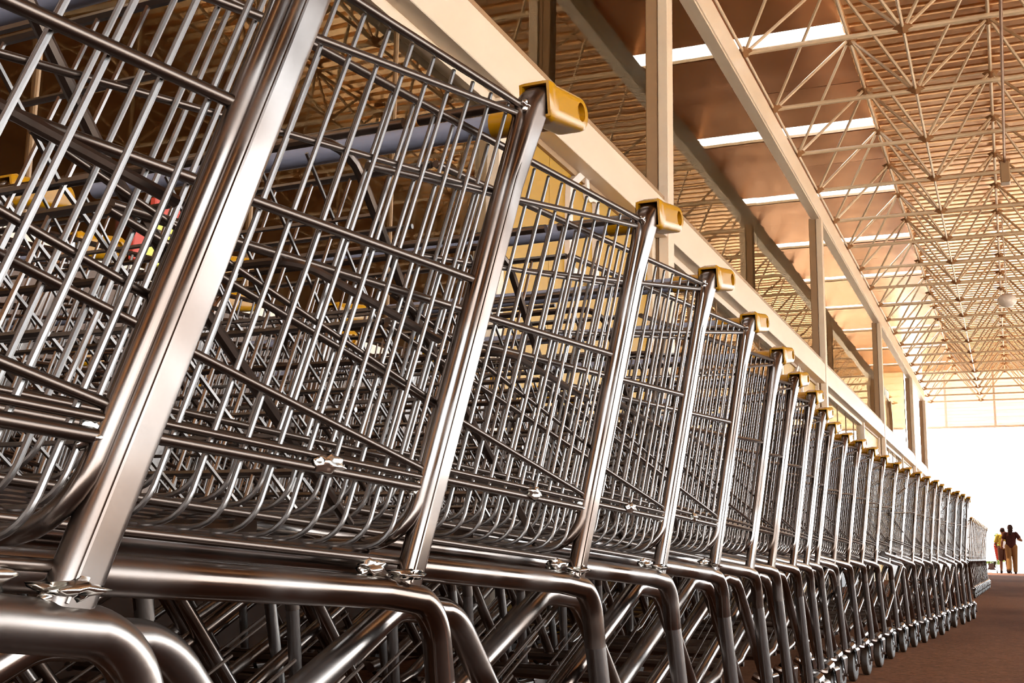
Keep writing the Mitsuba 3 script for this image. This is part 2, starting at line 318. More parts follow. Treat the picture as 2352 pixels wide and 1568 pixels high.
# smooth strip along the shop front, in sheets between the skylight slots
slots = [Y0+2.22+k*2*P for k in range(-8, 10)]
edges = [YN]
slots = [s for s in slots if s > YN+.3]
for s in slots: edges += [s, s+0.50]
edges.append(YE-1.2)
def sheet(y0, y1, seed):
    ny_, nx_ = max(4, int((y1-y0)*7)), 10
    yy, xx = np.meshgrid(np.linspace(y0, y1, ny_), np.linspace(-3.0, XB+PX/2+0.02, nx_), indexing='ij')
    zz = HT+0.10+0.012*(meshkit.fbm(np.stack([xx*1.1, yy*2.2, np.full_like(xx, seed)], -1), 3, 5)-0.5)
    v = np.stack([xx, yy, zz], -1).reshape(-1, 3); i, j = np.meshgrid(np.arange(ny_-1), np.arange(nx_-1), indexing='ij'); a = i*nx_+j
    f = np.stack([a, a+1, a+nx_+1, a+nx_], -1).reshape(-1, 4); f = np.vstack([f[:, [0, 1, 2]], f[:, [0, 2, 3]]])
    m = len(v); return np.vstack([v, v+[0, 0, 0.02]]), np.vstack([f[:, ::-1], f+m])
cs = None
for j in range(0, len(edges), 2):
    a, b = edges[j], edges[j+1]
    if b-a < 0.3: continue
    if cs is None: cs = tag(obj('ceiling', sheet(a, b, j), 'smooth_sheet', smooth=True), 'smooth brown ceiling sheets along the shop front', None, None, 'structure')
    else:
        mid = 0.5*(a+b)
        obj('sheet', sheet(a, mid-.004, j), 'smooth_sheet', cs, True); obj('sheet', sheet(mid+.004, b, j+.5), 'smooth_sheet', cs, True)
for s in slots:
    if s+0.50 < YE-1.3:
        sk = tag(obj('skylight', q(box(-3.0, XB+PX/2, s-0.012, s, HT+0.115, HT+0.16), box(-3.0, XB+PX/2, s+0.50, s+0.512, HT+0.115, HT+0.16)), 'tan_paint', smooth=False), 'bright skylight slot in the smooth ceiling strip', None, 'skylights along the shop front', 'structure')
        v, f = box(-3.0, XB+PX/2, s, s+0.50, HT+0.15, HT+0.151); obj('pane', (v[[1, 3, 7, 5]], np.array([[0, 1, 2], [0, 2, 3]])), 'skylight_glass', sk, False)
# flashing between strip and deck
struct('trim_1', box(XB+PX/2-0.03, XB+PX/2+0.03, YN, YE-1, HT+0.03, HT+0.15), 'roof_metal', 'metal flashing strip along the ceiling sheets')
# end fascia: translucent ribbed cladding hung from the roof end
def fascia():
    prof = []; z = 4.95
    while z < HT+0.2: prof += [(0, z), (0, z+0.12), (0.04, z+0.14), (0.04, z+0.22)]; z += 0.24
    prof = np.array(prof); n = len(prof)
    v = np.vstack([np.stack([np.full(n, xx), YE+prof[:, 0], prof[:, 1]], 1) for xx in (XB-0.3, XR+0.3)])
    f = [[i, n+i, n+i+1] for i in range(n-1)]+[[i, n+i+1, i+1] for i in range(n-1)]
    return v, np.array(f)
struct('wall_fascia', fascia(), 'fascia_sheet', 'pale ribbed cladding hanging at the far canopy end')
struct('trim_2', q(box(XB-.2, XR, YE-.12, YE-.04, 4.93, 5.0), box(XB+0.4, XB+0.47, YE-0.1, YE-0.03, 4.95, HT), box(XB+2.0, XB+2.07, YE-0.1, YE-0.03, 4.95, HT)), 'cream_paint', 'cream rails behind the end cladding')
struct('wall_near_fascia', box(XB-0.3, XR+.16, YN-.05, YN, 4.6, HT+.2), 'tan_paint', 'tan cladding hanging at the near canopy end, out of view')
# right-hand side of the canopy
for k in range(6):
    c = tag(obj('canopy_column', box(XR-0.1, XR+0.1, k*8.4, k*8.4+0.2, gz(k*8.4), HB, 0.01), 'cream_paint', smooth=30), f'cream canopy column on the open side, number {k+1} along, out of view', None, 'columns of the open side', 'structure')
struct('trim_3', q(box(XR-.1, XR+.1, YN, YE, HB, HB+.3, .01), box(XR+.12, XR+.16, YN, YE, 4.25, HT+.2)), 'tan_paint', 'edge beam and hanging cladding on the open side of the canopy')

# conduit with lamp box, and round lamps along the truss
pc = unproj(2307, 372, z=HB-0.10)
cd = tag(obj('conduit', tube([(pc[0], 2.0, HB-0.10), (pc[0], pc[1], HB-0.10)], 0.017, 8), 'dark_screw'), 'dark conduit pipe running along below the roof truss', 'pipe')
fl = tag(obj('floodlight', box(pc[0]-0.06, pc[0]+0.06, pc[1]-0.02, pc[1]+0.16, HB-0.38, HB-0.08, 0.012), 'tan_paint', smooth=30), 'box floodlight at the end of the dark conduit pipe', 'lamp')
obj('bracket', box(pc[0]-0.07, pc[0]+0.07, pc[1], pc[1]+0.03, HB-0.1, HB-0.06), 'node_paint', fl, False)
for i, (px, py) in enumerate(((2313, 690), (2320, 1000-5))):
    p_ = unproj(px, py, z=HB-0.55)
    g = tag(obj('round_lamp', blob((p_[0], p_[1], HB-0.55), (0.17, 0.17, 0.13), 3, 3, 0.0), 'white_trim'), ['white round lamp hanging under the truss, nearer one', 'white round lamp hanging by the far canopy end'][i], 'lamp', 'round lamps under the roof')
    obj('drop_rod', tube([(p_[0], p_[1], HB-0.45), (p_[0], p_[1], HT+0.09)], 0.012, 6), 'white_trim', g)

# ---------------------------------------------------------------- shopping carts
W, TAU, LEAN, XL, ZB = 0.74, 0.028, 0.36, 0.058, 0.506      # width between posts, side taper, post lean back and out, post foot
GROUND = 0.037
def yl(z): return LEAN*(z-ZB)
def xl(z): return XL*(z-ZB)
def wl(s, z, out=0.0):
    """point of the near side wall: s metres forward of the post, at height z"""
    return np.array([xl(z)-0.006-TAU*s+out, yl(z)-s, z])
def far(m):
    """the same mesh mirrored to the cart's other side"""
    v, f = m; v = v.copy(); v[:, 0] = -W-v[:, 0]; return v, f[:, ::-1]
LF = 0.86                                                     # basket length
def zbot(s): return 0.527+0.055*s
def ztop(s): return 0.988-0.061*s
def rod(s0, z0, s1, z1, r, out, n=8): return tube([wl(s0, z0, out), wl(s1, z1, out)], r, n)
RODS = {  # name: (s0, z0, s1, z1, radius, outwards)
    'top_rail': (0.012, 0.988, LF, ztop(LF), 0.0042, 0.005), 'side_rod_a': (0.014, 0.978, 0.62, 0.866, 0.0036, 0.005), 'side_rod_b': (0.012, 0.887, 0.58, 0.796, 0.0028, -0.004),
    'side_rod_c': (0.010, 0.785, LF, 0.752, 0.0042, 0.005), 'side_rod_d': (0.012, 0.660, 0.52, 0.764, 0.0026, -0.004), 'side_rod_e': (0.012, 0.596, LF, 0.748, 0.0033, 0.005),
    'rub_rail': (0.010, 0.581, LF, 0.618, 0.0042, 0.006), 'rub_rod': (0.016, 0.5905, LF, 0.6285, 0.0028, 0.0065), 'foot_rod': (-0.01, 0.516, LF, 0.568, 0.0036, 0.0)}
WS = [0.038+0.036*j for j in range(23)]
def wire(s, n=6):
    """one wire: down the near side, under the basket, up the far side"""
    zt = ztop(s)-0.003; zb = zbot(s)
    a, b = wl(s, zt), wl(s, zb+.06)
    c = wl(s, zb); d = c+[-0.0, 0, 0]
    pts = [a, wl(s, 0.78, .0006*math.sin(s*40)), c]
    m = [np.array([-W-p[0], p[1], p[2]]) for p in pts[::-1]]
    return tube(pts+m, 0.0021, n, fr=[0, 0.024, 0.024, 0], fn=5)
def bottom_wire(u, n=5):
    return tube([(u, yl(zbot(0.03))-0.02, zbot(0.03)-.003), (u*0.96-W*0.02, yl(zbot(LF))-LF+0.02, zbot(LF)-.003)], 0.0021, n)
BU = [-0.055-0.042*k for k in range(16) if 0.055+0.042*k < W-0.05]
def front_wall(n=5):
    ms = []
    for z, r in ((ztop(LF), .0042), (0.86, .0028), (0.752, .0036), (0.66, .0028), (0.60, .0036)):
        a = wl(LF, z); ms.append(tube([a, (-W-a[0], a[1], a[2])], r, n))
    for k in range(13):
        u = (k+1)/14; a0, a1 = wl(LF, ztop(LF)), wl(LF, zbot(LF))
        ms.append(tube([(a0[0]+(-W-2*a0[0])*u, a0[1], a0[2]), (a1[0]+(-W-2*a1[0])*u, a1[1], a1[2])], .0021, n))
    return q(*ms)
def rear_frame(n=10):
    """bent rod along both posts, over the top and under the basket floor"""
    o = np.array([0, -0.0205, 0])
    top, low = np.array([xl(.985), yl(.985), .990])+o, np.array([xl(.535), yl(.535), .532])+o
    r = [top, low]; l = [np.array([-W-p[0], p[1], p[2]]) for p in (low, top)]
    pts = [np.array([-.10, top[1]+.006, .992])]+r+l+[np.array([-W+.10, top[1]+.006, .992]), np.array([-.12, top[1]+.006, .992])]
    return tube(pts, 0.0061, n, fr=[.024, .042, .042, .024, 0.0], fn=7)
def post(n=3):
    pts = [np.array([xl(z), yl(z), z]) for z in (0.486, .60, .75, .9, .975)]
    pts[-1] = np.array([xl(.968), yl(.968), .968]); pts += [np.array([pts[-1][0]+.003, 0.178, 1.003]), np.array([pts[-1][0]+.005, 0.226, 1.010])]
    P_ = fillet(pts, [0, 0, 0, 0.01, 0.026], 7)
    sc = [(1+.72*min(1, max(0, (p[2]-.925)/.055)), 1+.10*min(1, max(0, (p[2]-.93)/.045))) for p in P_]
    return sweep(P_, rrect(0.017, 0.029, 0.0070, n+1), ref=[1, 0, 0], scale=sc)
def post_seam():
    pts = [np.array([xl(z)+0.0086, yl(z)-0.008, z]) for z in (0.50, .75, .955)]
    return tube(pts, 0.0012, 5)
def cap():
    """end cap of the handle: a rounded stadium with a bolt hole and a rim where the post enters"""
    L1, hh, th_ = 0.102, 0.0215, 0.039
    def stad(x0, x1, r, k=8):
        r1 = min(r, .0195)
        a1 = [(x1-r1+r1*math.cos(t), r1*math.sin(t)) for t in np.linspace(-math.pi/2, math.pi/2, 2*k+1)]
        c = .006; a0 = [(x0+c+c*math.cos(t), sy*(r-c)+c*math.sin(t)) for sy, t0 in ((1, math.pi/2), (-1, math.pi)) for t in np.linspace(t0, t0+math.pi/2, 4)]
        return np.array(a1+a0)
    hull = []
    rb = .0115
    for z, g in [(rb*(1-math.sin(t)), rb*(1-math.cos(t))) for t in np.linspace(math.pi/2, 0, 6)]+[(th_-rb*(1-math.sin(t)), rb*(1-math.cos(t))) for t in np.linspace(0, math.pi/2, 6)]:
        hull += [(p[0], p[1], z) for p in stad(0, L1-g, hh-g)]
    body = m3.Manifold.hull_points(hull)
    rim = m3.Manifold.hull_points([(p[0], p[1], z) for z, g in ((-.001, .0125), (.0025, .005), (.0095, 0), (th_-.0085, .0), (th_-.0015, .005), (th_+.0015, .0125)) for p in stad(-.004, .005, hh+.0022-g, 3)])
    cut = m3.Manifold.cylinder(0.02, 0.0108, 0.0108, 28).translate([L1-0.029, 0, th_-0.007])
    pocket = m3.Manifold.hull_points([(x, y*.0165, z) for x in (-.02, .022) for y in (-1, 1) for z in (.006, th_-.0045)])
    v, f = mv(body+rim-cut-pocket)                              # x: along the cap, y: height, z: outwards
    tilt = 0.17
    y = 0.190+v[:, 0]*math.cos(tilt)-v[:, 1]*math.sin(tilt); z = 1.0035+v[:, 0]*math.sin(tilt)+v[:, 1]*math.cos(tilt)
    return fixn((np.stack([0.030-.0185+v[:, 2]-.0185+.018, y, z], 1), f))
HBY, HBZ = 0.190+0.071*math.cos(.17), 1.0035+0.071*math.sin(.17)
def screw():
    m = trimesh.creation.cylinder(0.0095, 0.004, sections=14); v = np.array(m.vertices); f = np.array(m.faces)
    return np.stack([0.048-0.0065+v[:, 2], HBY+v[:, 0], HBZ+v[:, 1]], 1), f
def handle_bar(n=14): return tube([(-0.055, HBY, HBZ), (-W+0.055, HBY, HBZ)], 0.0135, n)
def sleeve(n=14): return tube([(0.012, HBY, HBZ), (-0.052, HBY, HBZ), (-0.060, HBY, HBZ)], 0.0158, n)
def chassis(n=12):
    f = lambda s, z: np.array([-TAU*s-0.0005, -s, z])
    return tube([f(0.95, .545), f(0.5, .520), f(0.045, .4925), f(-0.042, .482), f(-0.058, .412)], 0.0134, n, fr=[.3, 0, .060], fn=10)
def leg(n=12):
    f = lambda s, z, o: np.array([-TAU*s+0.002+o, -s, z])
    return tube([f(-0.0575, .414, -.0025), f(-0.082, .30, .002), f(-.112, .168, .008)], 0.0131, n, fr=.3, fn=8)
def lower_tube(n=12):
    f = lambda s, z: np.array([-TAU*s-0.006, -s, z])
    return tube([f(-0.118, .152), f(-0.01, .158), f(0.11, .283), f(0.285, .468), f(.385, .476), f(.56, .397), f(.92, .235), f(1.02, .215)], 0.0135, n, fr=[.06, 0, .07, .06, 0, .08], fn=7)
def rack(n=6):
    ms = []
    for s, z in ((.90, .222),): ms.append(tube([(-TAU*s, -s, z), (-W+TAU*s, -s, z)], .009, n))
    for k in range(5):
        u = -0.12-k*(W-.24)/4; ms.append(tube([(u, -.62, .355), (u, -.90, .230)], .003, 5))
    return q(*ms)
def cross_front(n=8): return tube([(-.03, -.93, .540), (-W+.03, -.93, .540)], .012, n)
def cross_low(n=8): return tube([(-.03, -1.0, .217), (-W+.03, -1.0, .217)], .0125, n)
def seat_frame(n=8):
    a = wl(0.012, .725, -.022); b = wl(0.245, .752, -.022); m = [np.array([-W-p[0], p[1], p[2]]) for p in (b, a)]
    return tube([a, b]+m, .0040, n, fr=.03)
def gate(n=8):
    a = wl(0.03, .548, -.05); b = wl(0.42, .775, -.05); c = wl(.60, .915, -.05); m = [np.array([-W-p[0], p[1], p[2]]) for p in (c, b, a)]
    return tube([a, b, c]+m, .0050, n, fr=.04)
def gate_wires(n=5):
    ms = []
    for t, z in ((.15, .618), (.28, .694), (.42, .775), (.52, .853)):
        a = wl(t, z, -.05); ms.append(tube([a, (-W-a[0], a[1], a[2])], .0026, n))
    for k in range(10):
        u = -.1-k*(W-.2)/9; ms.append(tube([(u, wl(.05, .56)[1], .56), (u, wl(.42, .775)[1], .775), (u, wl(.59, .907)[1], .907)], .0021, n))
    return q(*ms)
def seat_flap():
    return box(-W+.09, -.09, wl(.05, .93)[1]-.13, wl(.05, .93)[1], .900, .904, .0015)
# wheels: a fork of bent sheet over a tyre
WX, WY, WR, WZ = 0.026, 0.205, 0.062, GROUND+0.062
def fork():
    w, t = 0.026, 0.0035
    prof_o = [(-w, -.0), (-w, .052)]+[(-w+.012+.012*math.cos(a), .052+.012*math.sin(a)) for a in np.linspace(math.pi, math.pi/2, 4)]+[(w-.012+.012*math.cos(a), .052+.012*math.sin(a)) for a in np.linspace(math.pi/2, 0, 4)]+[(w, .052), (w, 0)]
    o = Polygon(prof_o); i = o.buffer(-t, join_style=2); i = i.union(Polygon([(-w+t, -.02), (w-t, -.02), (w-t, .03), (-w+t, .03)]))
    m = trimesh.creation.extrude_polygon(o.difference(i), 0.078, engine='earcut'); v = np.array(m.vertices)
    yy = WY-.052+v[:, 2]; zz = WZ+.006+v[:, 1]
    k = np.clip((.05-v[:, 1])/.05, 0, 1); yy = yy+(WY+0.004-yy)*0.72*k
    fk = (np.stack([WX+v[:, 0], yy, zz], 1), np.array(m.faces)[:, ::-1])
    neck = tube([(WX-.004, WY-.062, WZ+.066), (WX, WY-.01, WZ+.075)], .017, 10)
    plate = tube([(-.002, .118, .166), (WX-.006, WY-.085, WZ+.056), (WX-.002, WY-.02, WZ+.070)], .0125, 10, fr=.03)
    axle = tube([(WX-w-.004, WY, WZ), (WX+w+.004, WY, WZ)], .0055, 8)
    return q(fk, neck, plate, axle)
def lathe_x(prof, c, n=20):
    prof = np.array(prof); k = len(prof); a = np.arange(n)*2*np.pi/n
    v = np.stack([np.stack([np.full(n, c[0]+x), c[1]+r*np.cos(a), c[2]+r*np.sin(a)], 1) for x, r in prof]).reshape(-1, 3)
    f = []
    for i in range(k-1):
        for s in range(n):
            t = (s+1) % n; f += [[i*n+s, i*n+t, (i+1)*n+t], [i*n+s, (i+1)*n+t, (i+1)*n+s]]
    return fixn((v, np.array(f)))
def tyre(c=None):
    return lathe_x([(-.014, .022), (-.015, .052), (-.011, WR-.001), (0, WR), (.011, WR-.001), (.015, .052), (.014, .022), (-.014, .022)], c or (WX, WY, WZ))
def hub(c=None): return lathe_x([(-.017, .001), (-.017, .017), (-.013, .026), (.013, .026), (.017, .017), (.017, .001)], c or (WX, WY, WZ), 14)
def front_caster():
    dy, dx = -1.0-WY-.02, -.03-WX
    parts = []
    for m in (fork(), ): v, f = m; v = v.copy(); v[:, 0] += dx; v[:, 1] += dy+.04; parts.append((v, f))
    return q(*parts), (dx, dy+.04)
def welds(seed):
    r = random.Random(seed); ms = []
    for (x, y, z), rr in (((0.0, -.004, .506), (.014, .019, .006)), ((xl(.581)-.004, yl(.581)-.022, .582), (.007, .010, .008)), ((xl(.985), yl(.985)-.018, .987), (.007, .007, .006)),
                          ((-.006, -.050, .512), (.008, .017, .008)), ((wl(.165, .5925, .009)), (.0045, .018, .0075))):
        ms.append(blob((x, y, z), rr, r.randint(0, 99), 2, .55))
    return ms
SP = {}
def shared(name, fn, mat, smooth=40):
    if name not in SP: SP[name] = mikit.ply(fn(), mat, smooth)
    return SP[name]
def place_m(x, y, yaw, dz=0.0): return T().translate([x, y, gz(y)-GROUND+dz]).rotate([0, 0, 1], math.degrees(yaw))
def cart(x, y, yaw, label, group, detail, name='shopping_cart', cat='shopping cart'):
    """detail 2: every wire a part; 1: basket in a few parts; 0: far away"""
    t = key_for(name); used[t] = 0; M = place_m(x, y, yaw); tag(t, label, cat, group)
    def S(nm, k, fn, mat, sm=40, par=None):
        key = put(nm, shared(k, fn, mat, sm), par or t, M)
        if nm in ('rods', 'wires', 'floor_wires', 'front_grid', 'gate_wires', 'rack') or (detail == 0 and nm in ('frame', 'basket')): labels[key] = {'kind': 'stuff'}
        return key
    n = (8, 10, 14)[detail] if detail else 6
    hi = detail == 2
    if detail == 0:
        S('frame', 'lo_frame', lambda: q(chassis(6), far(chassis(6)), leg(6), far(leg(6)), lower_tube(6), far(lower_tube(6)), post(1), far(post(1))), 'steel')
        S('basket', 'lo_basket', lambda: q(rear_frame(5), *[rod(*RODS[r], 4) for r in RODS], *[far(rod(*RODS[r], 4)) for r in RODS], *[wire(s, 4) for s in WS[::1]], front_wall(4)), 'wire_dull')
    else:
        k1 = S('chassis_tube', f'ch{hi}', lambda: chassis(18 if hi else 10), 'steel'); k2 = S('chassis_tube', f'chf{hi}', lambda: far(chassis(12)), 'steel')
        S('leg', f'leg{hi}', lambda: leg(18 if hi else 10), 'satin_steel', 40, k1); S('leg', f'legf{hi}', lambda: far(leg(10)), 'satin_steel', 40, k2)
        S('lower_tube', f'lt{hi}', lambda: lower_tube(18 if hi else 10), 'steel'); S('lower_tube', f'ltf{hi}', lambda: far(lower_tube(10)), 'steel')
        p1 = S('post', f'po{hi}', lambda: post(5 if hi else 2), 'steel', 30); S('post', f'pof{hi}', lambda: far(post(2)), 'steel', 30)
        if hi: S('seam', 'seam', post_seam, 'steel', 40, p1)
        b = S('basket', f'rf{hi}', lambda: rear_frame(14 if hi else 8), 'steel')
        if hi:
            for r in RODS:
                S('rod', 'rod'+r, lambda r=r: rod(*RODS[r], 10), 'rod_steel', 40, b)
                S('rod', 'rodf'+r, lambda r=r: far(rod(*RODS[r], 6)), 'rod_steel', 40, b)
            for j, s in enumerate(WS): S('wire', f'w{j}', lambda s=s: wire(s, 8), 'wire_steel', 40, b)
            for j, u in enumerate(BU): S('floor_wire', f'bw{j}', lambda u=u: bottom_wire(u, 6), 'wire_steel', 40, b)
            [S('weld', f'weld{i_}_{int(y*10)%3}', lambda i_=i_: welds(int(y*10)%3)[i_], 'weld_steel', 60) for i_ in range(5)]
        else:
            S('rods', 'rods', lambda: q(*[rod(*RODS[r], 6) for r in RODS], *[far(rod(*RODS[r], 5)) for r in RODS]), 'rod_steel', 40, b)
            S('wires', 'wires', lambda: q(*[wire(s, 6) for s in WS]), 'wire_dull', 40, b)
            S('floor_wires', 'fwires', lambda: q(*[bottom_wire(u, 4) for u in BU]), 'wire_dull', 40, b)
        S('front_grid', f'fg{hi}', lambda: front_wall(6 if hi else 4), 'wire_dull', 40, b)
        g = S('rear_gate', f'gate{hi}', lambda: gate(8 if hi else 6), 'rod_steel'); S('gate_wires', 'gw', lambda: gate_wires(5), 'wire_dull', 40, g)
        S('seat_frame', 'sf', seat_frame, 'rod_steel')
        S('rack', 'rack', rack, 'rod_steel'); S('cross_bar', 'cf', cross_front, 'rod_steel'); S('cross_bar', 'cl', cross_low, 'rod_steel')
    h = S('handle_bar', f'hb{detail>0}', lambda: handle_bar(16 if detail else 8), 'lavender_plastic')
    labels[h] = {'label': 'lavender grey handle bar'}
    c1 = S('handle_cap', 'cap', cap, 'yellow_plastic', 35); S('handle_cap', 'capf', lambda: far(cap()), 'yellow_plastic', 35)
    labels[c1] = {'label': 'yellow plastic handle end cap'}
    if detail:
        S('sleeve', 'slv', sleeve, 'yellow_plastic', 40, c1); S('bolt', 'screw', screw, 'dark_screw', 40, c1)
    S('wheel_fork', 'fork', fork, 'steel', 30); w1 = S('wheel', 'tyre', tyre, 'tyre', 40)
    S('wheel_fork', 'forkf', lambda: far(fork()), 'steel', 30); S('wheel', 'tyref', lambda: far(tyre()), 'tyre', 40)
    if detail: 
        S('hub', 'hub', hub, 'steel', 40, w1)
        S('caster_fork', 'cfk', lambda: front_caster()[0], 'steel', 30); S('caster_fork', 'cfkf', lambda: far(front_caster()[0]), 'steel', 30)
        def ct():
            _, (dx, dy) = front_caster(); return tyre((WX+dx, WY+dy, WZ))
        S('caster_wheel', 'cty', ct, 'tyre', 40); S('caster_wheel', 'ctyf', lambda: far(ct()), 'tyre', 40)
    return t
ROW = [(-0.405, 0.01), (-0.425, 0.44), (-0.481, 0.89), (-0.490, 1.334), (-0.504, 1.742), (-0.517, 2.154), (-0.538, 2.578), (-0.568, 2.985), (-0.578, 3.36), (-0.612, 3.80), (-0.648, 4.26), (-0.649, 4.673), (-0.630, 4.96),
       (-0.621, 5.351), (-0.611, 5.819), (-0.594, 6.287), (-0.571, 6.686), (-0.538, 7.056), (-0.516, 7.48), (-0.489, 7.86), (-0.477, 8.33), (-0.451, 8.785), (-0.414, 9.229), (-0.386, 9.669), (-0.364, 10.135)]
NUM = ['first', 'second', 'third', 'fourth', 'fifth', 'sixth', 'seventh', 'eighth', 'ninth', 'tenth', 'eleventh', 'twelfth', 'thirteenth', 'fourteenth', 'fifteenth', 'sixteenth', 'seventeenth', 'eighteenth', 'nineteenth', 'twentieth',
       'twenty-first', 'twenty-second', 'twenty-third', 'twenty-fourth', 'twenty-fifth', 'twenty-sixth', 'twenty-seventh', 'twenty-eighth']
for i, (x, y) in enumerate(ROW):
    lab = 'silver wire shopping cart beside the camera, out of view' if i == 0 else 'silver wire shopping cart at the photo edge, nearest of the row' if i == 1 else f'silver wire shopping cart with yellow handle cap, {NUM[i-1]} from the near end of the row'
    if i == len(ROW)-1: lab = 'silver wire shopping cart at the far end of the long front row'
    cart(x, y, -0.05-0.01*math.sin(i*2.1), lab, 'shopping carts nested in the long front row', 2 if 0 < i <= 5 else 1)
for i in range(13):
    y = 15.4+i*0.46
    cart(-0.505+0.012*(y-15.4), y, -0.05, f'silver shopping cart in the distant short row, {NUM[i]} from its near end', 'shopping carts of the distant short row', 0)
for i in range(22):
    y = 0.75+i*0.43
    cart(-1.42-0.012*i+0.02*math.sin(i*1.7), y, -0.04, f'silver shopping cart in the row behind, by the shop windows, {NUM[i]} from its near end', 'shopping carts of the row behind', 1)

# ---------------------------------------------------------------- people, vehicle, bushes in the glare
bs('shirt_yellow', {'type': 'diffuse', 'reflectance': rgb((0.26, 0.17, 0.025))})
bs('shirt_dark', {'type': 'diffuse', 'reflectance': rgb((0.03, 0.010, 0.008))})
bs('shorts_brown', {'type': 'diffuse', 'reflectance': rgb((0.07, 0.032, 0.022))})
bs('trousers_tan', {'type': 'diffuse', 'reflectance': rgb((0.13, 0.06, 0.022))})
bs('skin', {'type': 'diffuse', 'reflectance': rgb((0.16, 0.07, 0.04))})
bs('hair', {'type': 'diffuse', 'reflectance': rgb((0.02, 0.01, 0.008))})
bs('red_plastic', {'type': 'roughplastic', 'diffuse_reflectance': rgb((0.55, 0.06, 0.04)), 'alpha': 0.2})
bs('white_paint', {'type': 'roughplastic', 'diffuse_reflectance': rgb((0.8, 0.8, 0.8)), 'alpha': 0.1})
bs('black_glass', {'type': 'roughplastic', 'diffuse_reflectance': rgb((0.03, 0.03, 0.03)), 'alpha': 0.1})
bs('leaf', {'type': 'twosided', 'b': {'type': 'diffuse', 'reflectance': rgb((0.13, 0.16, 0.04))}})
def bones(segs, edge=0.022, grow=0.0):
    ms = []
    for a, ra, b, rb in segs:
        s = [m3.Manifold.sphere(r+grow, 20).translate(list(map(float, p))) for p, r in ((a, ra), (b, rb))]
        ms.append(m3.Manifold.batch_hull(s))
    m = m3.Manifold.batch_boolean(ms, m3.OpType.Add).refine_to_length(edge); t = trimesh.Trimesh(*mv(m)); trimesh.smoothing.filter_taubin(t, iterations=8)
    return np.array(t.vertices), np.array(t.faces)
def person(x, y, h, pose, cloth, label, heading=0.0):
    """a walker seen from behind; local y is the walking direction, metres for a height of 1.70"""
    J = pose; k = h/1.70
    torso = [((-.075, 0, .96), .100, (.075, 0, .96), .100), ((-.055, .0, .98), .105, (-.045, .0, 1.14), .098), ((.055, .0, .98), .105, (.045, .0, 1.14), .098), ((-.05, 0, 1.14), .098, (-.08, .01, 1.30), .10), ((.05, 0, 1.14), .098, (.08, .01, 1.30), .10), ((-.045, 0, 1.14), .10, (.045, 0, 1.14), .10), ((-.08, .01, 1.30), .10, (.08, .01, 1.30), .10), ((-.145, 0, 1.385), .052, (.145, 0, 1.385), .052), ((-.055, 0, 1.36), .075, (.055, 0, 1.36), .075), ((0, 0, 1.38), .07, (0, .0, 1.47), .052)]
    head = [((0, .0, 1.47), .05, (0, .015, 1.53), .06), ((0, .0, 1.575), .083, (0, .02, 1.60), .080), ((0, .055, 1.545), .045, (0, .03, 1.59), .07)]
    nose = [((0, .098, 1.57), .013, (0, .088, 1.595), .010)]; ears = [((sx*.080, .01, 1.565), .012, (sx*.082, .01, 1.59), .013) for sx in (-1, 1)]
    arms, sl, legs, tr_, feet, hands = [], [], [], [], [], []
    for sx, s in ((-1, 'l'), (1, 'r')):
        sh = (sx*.17, 0, 1.385); el, wr = J['elbow_'+s], J['wrist_'+s]
        arms += [(sh, .055, el, .041), (el, .041, wr, .028)]; sl += [(sh, .062, tuple(np.array(sh)*(1-J['sleeve'])+np.array(el)*J['sleeve']), .056)]
        d = np.array(wr)-np.array(el); d = d/np.linalg.norm(d); side = np.array([1.0, 0, 0])-d*d[0]; side /= np.linalg.norm(side); w = np.array(wr); palm = w+d*.07
        hands.append((w, .026, palm, .034))
        nrm = np.cross(d, side)
        for f_ in range(4):
            o = side*(f_-1.5)*.018; L_ = (.062, .074, .070, .055)[f_]; k1 = palm+o+d*.02; k2 = k1+d*L_*.5-nrm*.012; k3 = k2+d*L_*.4-nrm*.026
            hands += [(k1, .0095, k2, .009), (k2, .009, k3, .008)]
        th0 = w+d*.03-side*sx*.028; hands += [(th0, .0115, th0+d*.035-side*sx*.018, .0105), (th0+d*.035-side*sx*.018, .0105, th0+d*.06-side*sx*.012-nrm*.012, .009)]
        hip = (sx*.09, 0, .95); kn, an = J['knee_'+s], J['ankle_'+s]
        legs += [(hip, .088, kn, .056), (kn, .056, tuple(np.array(kn)*.55+np.array(an)*.45), .055), (tuple(np.array(kn)*.55+np.array(an)*.45), .055, an, .036)]
        feet += [(an, .038, (an[0], an[1]-.03, an[2]-.05), .034), ((an[0], an[1]-.03, an[2]-.05), .034, (an[0]+sx*.01, an[1]+.15, an[2]-.055-J.get('toe_'+s, 0)), .028)]
        if J['long']: tr_ += [(hip, .108, kn, .078), (kn, .078, (an[0], an[1], an[2]+.02), .060)]
        else: tr_ += [(hip, .112, tuple(np.array(hip)*.1+np.array(kn)*.9), .092)]
    def fin(m):
        v, f = m; v = v*k; c, s = math.cos(heading), math.sin(heading)
        zmin = base_z
        return np.stack([x+c*v[:, 0]-s*v[:, 1], y+s*v[:, 0]+c*v[:, 1], v[:, 2]-zmin+gz(y)], 1), f
    allb = bones(torso+head+nose+ears+arms+hands+legs+feet, 0.016)
    base_z = allb[0][:, 2].min()*k - 0.004
    t = obj('person', fin(allb), 'skin', smooth=True); tag(t, label, 'person')
    obj('shirt', fin(bones(torso[1:9]+[((-.055, 0, .98), .108, (.055, 0, .98), .108)]+sl, .022, .014)), cloth[0], t, True)
    obj('trousers' if J['long'] else 'shorts', fin(bones([torso[0]]+tr_, .022, .010)), cloth[1], t, True)
    obj('hair', fin(bones(J['hair'], .02)), 'hair', t, True)
    obj('shoes', fin(bones([f_ for f_ in feet if 1], .016, .006)), 'hair', t, True)
    return t
hair_s = [((0, -.015, 1.60), .086, (0, .01, 1.63), .078)]
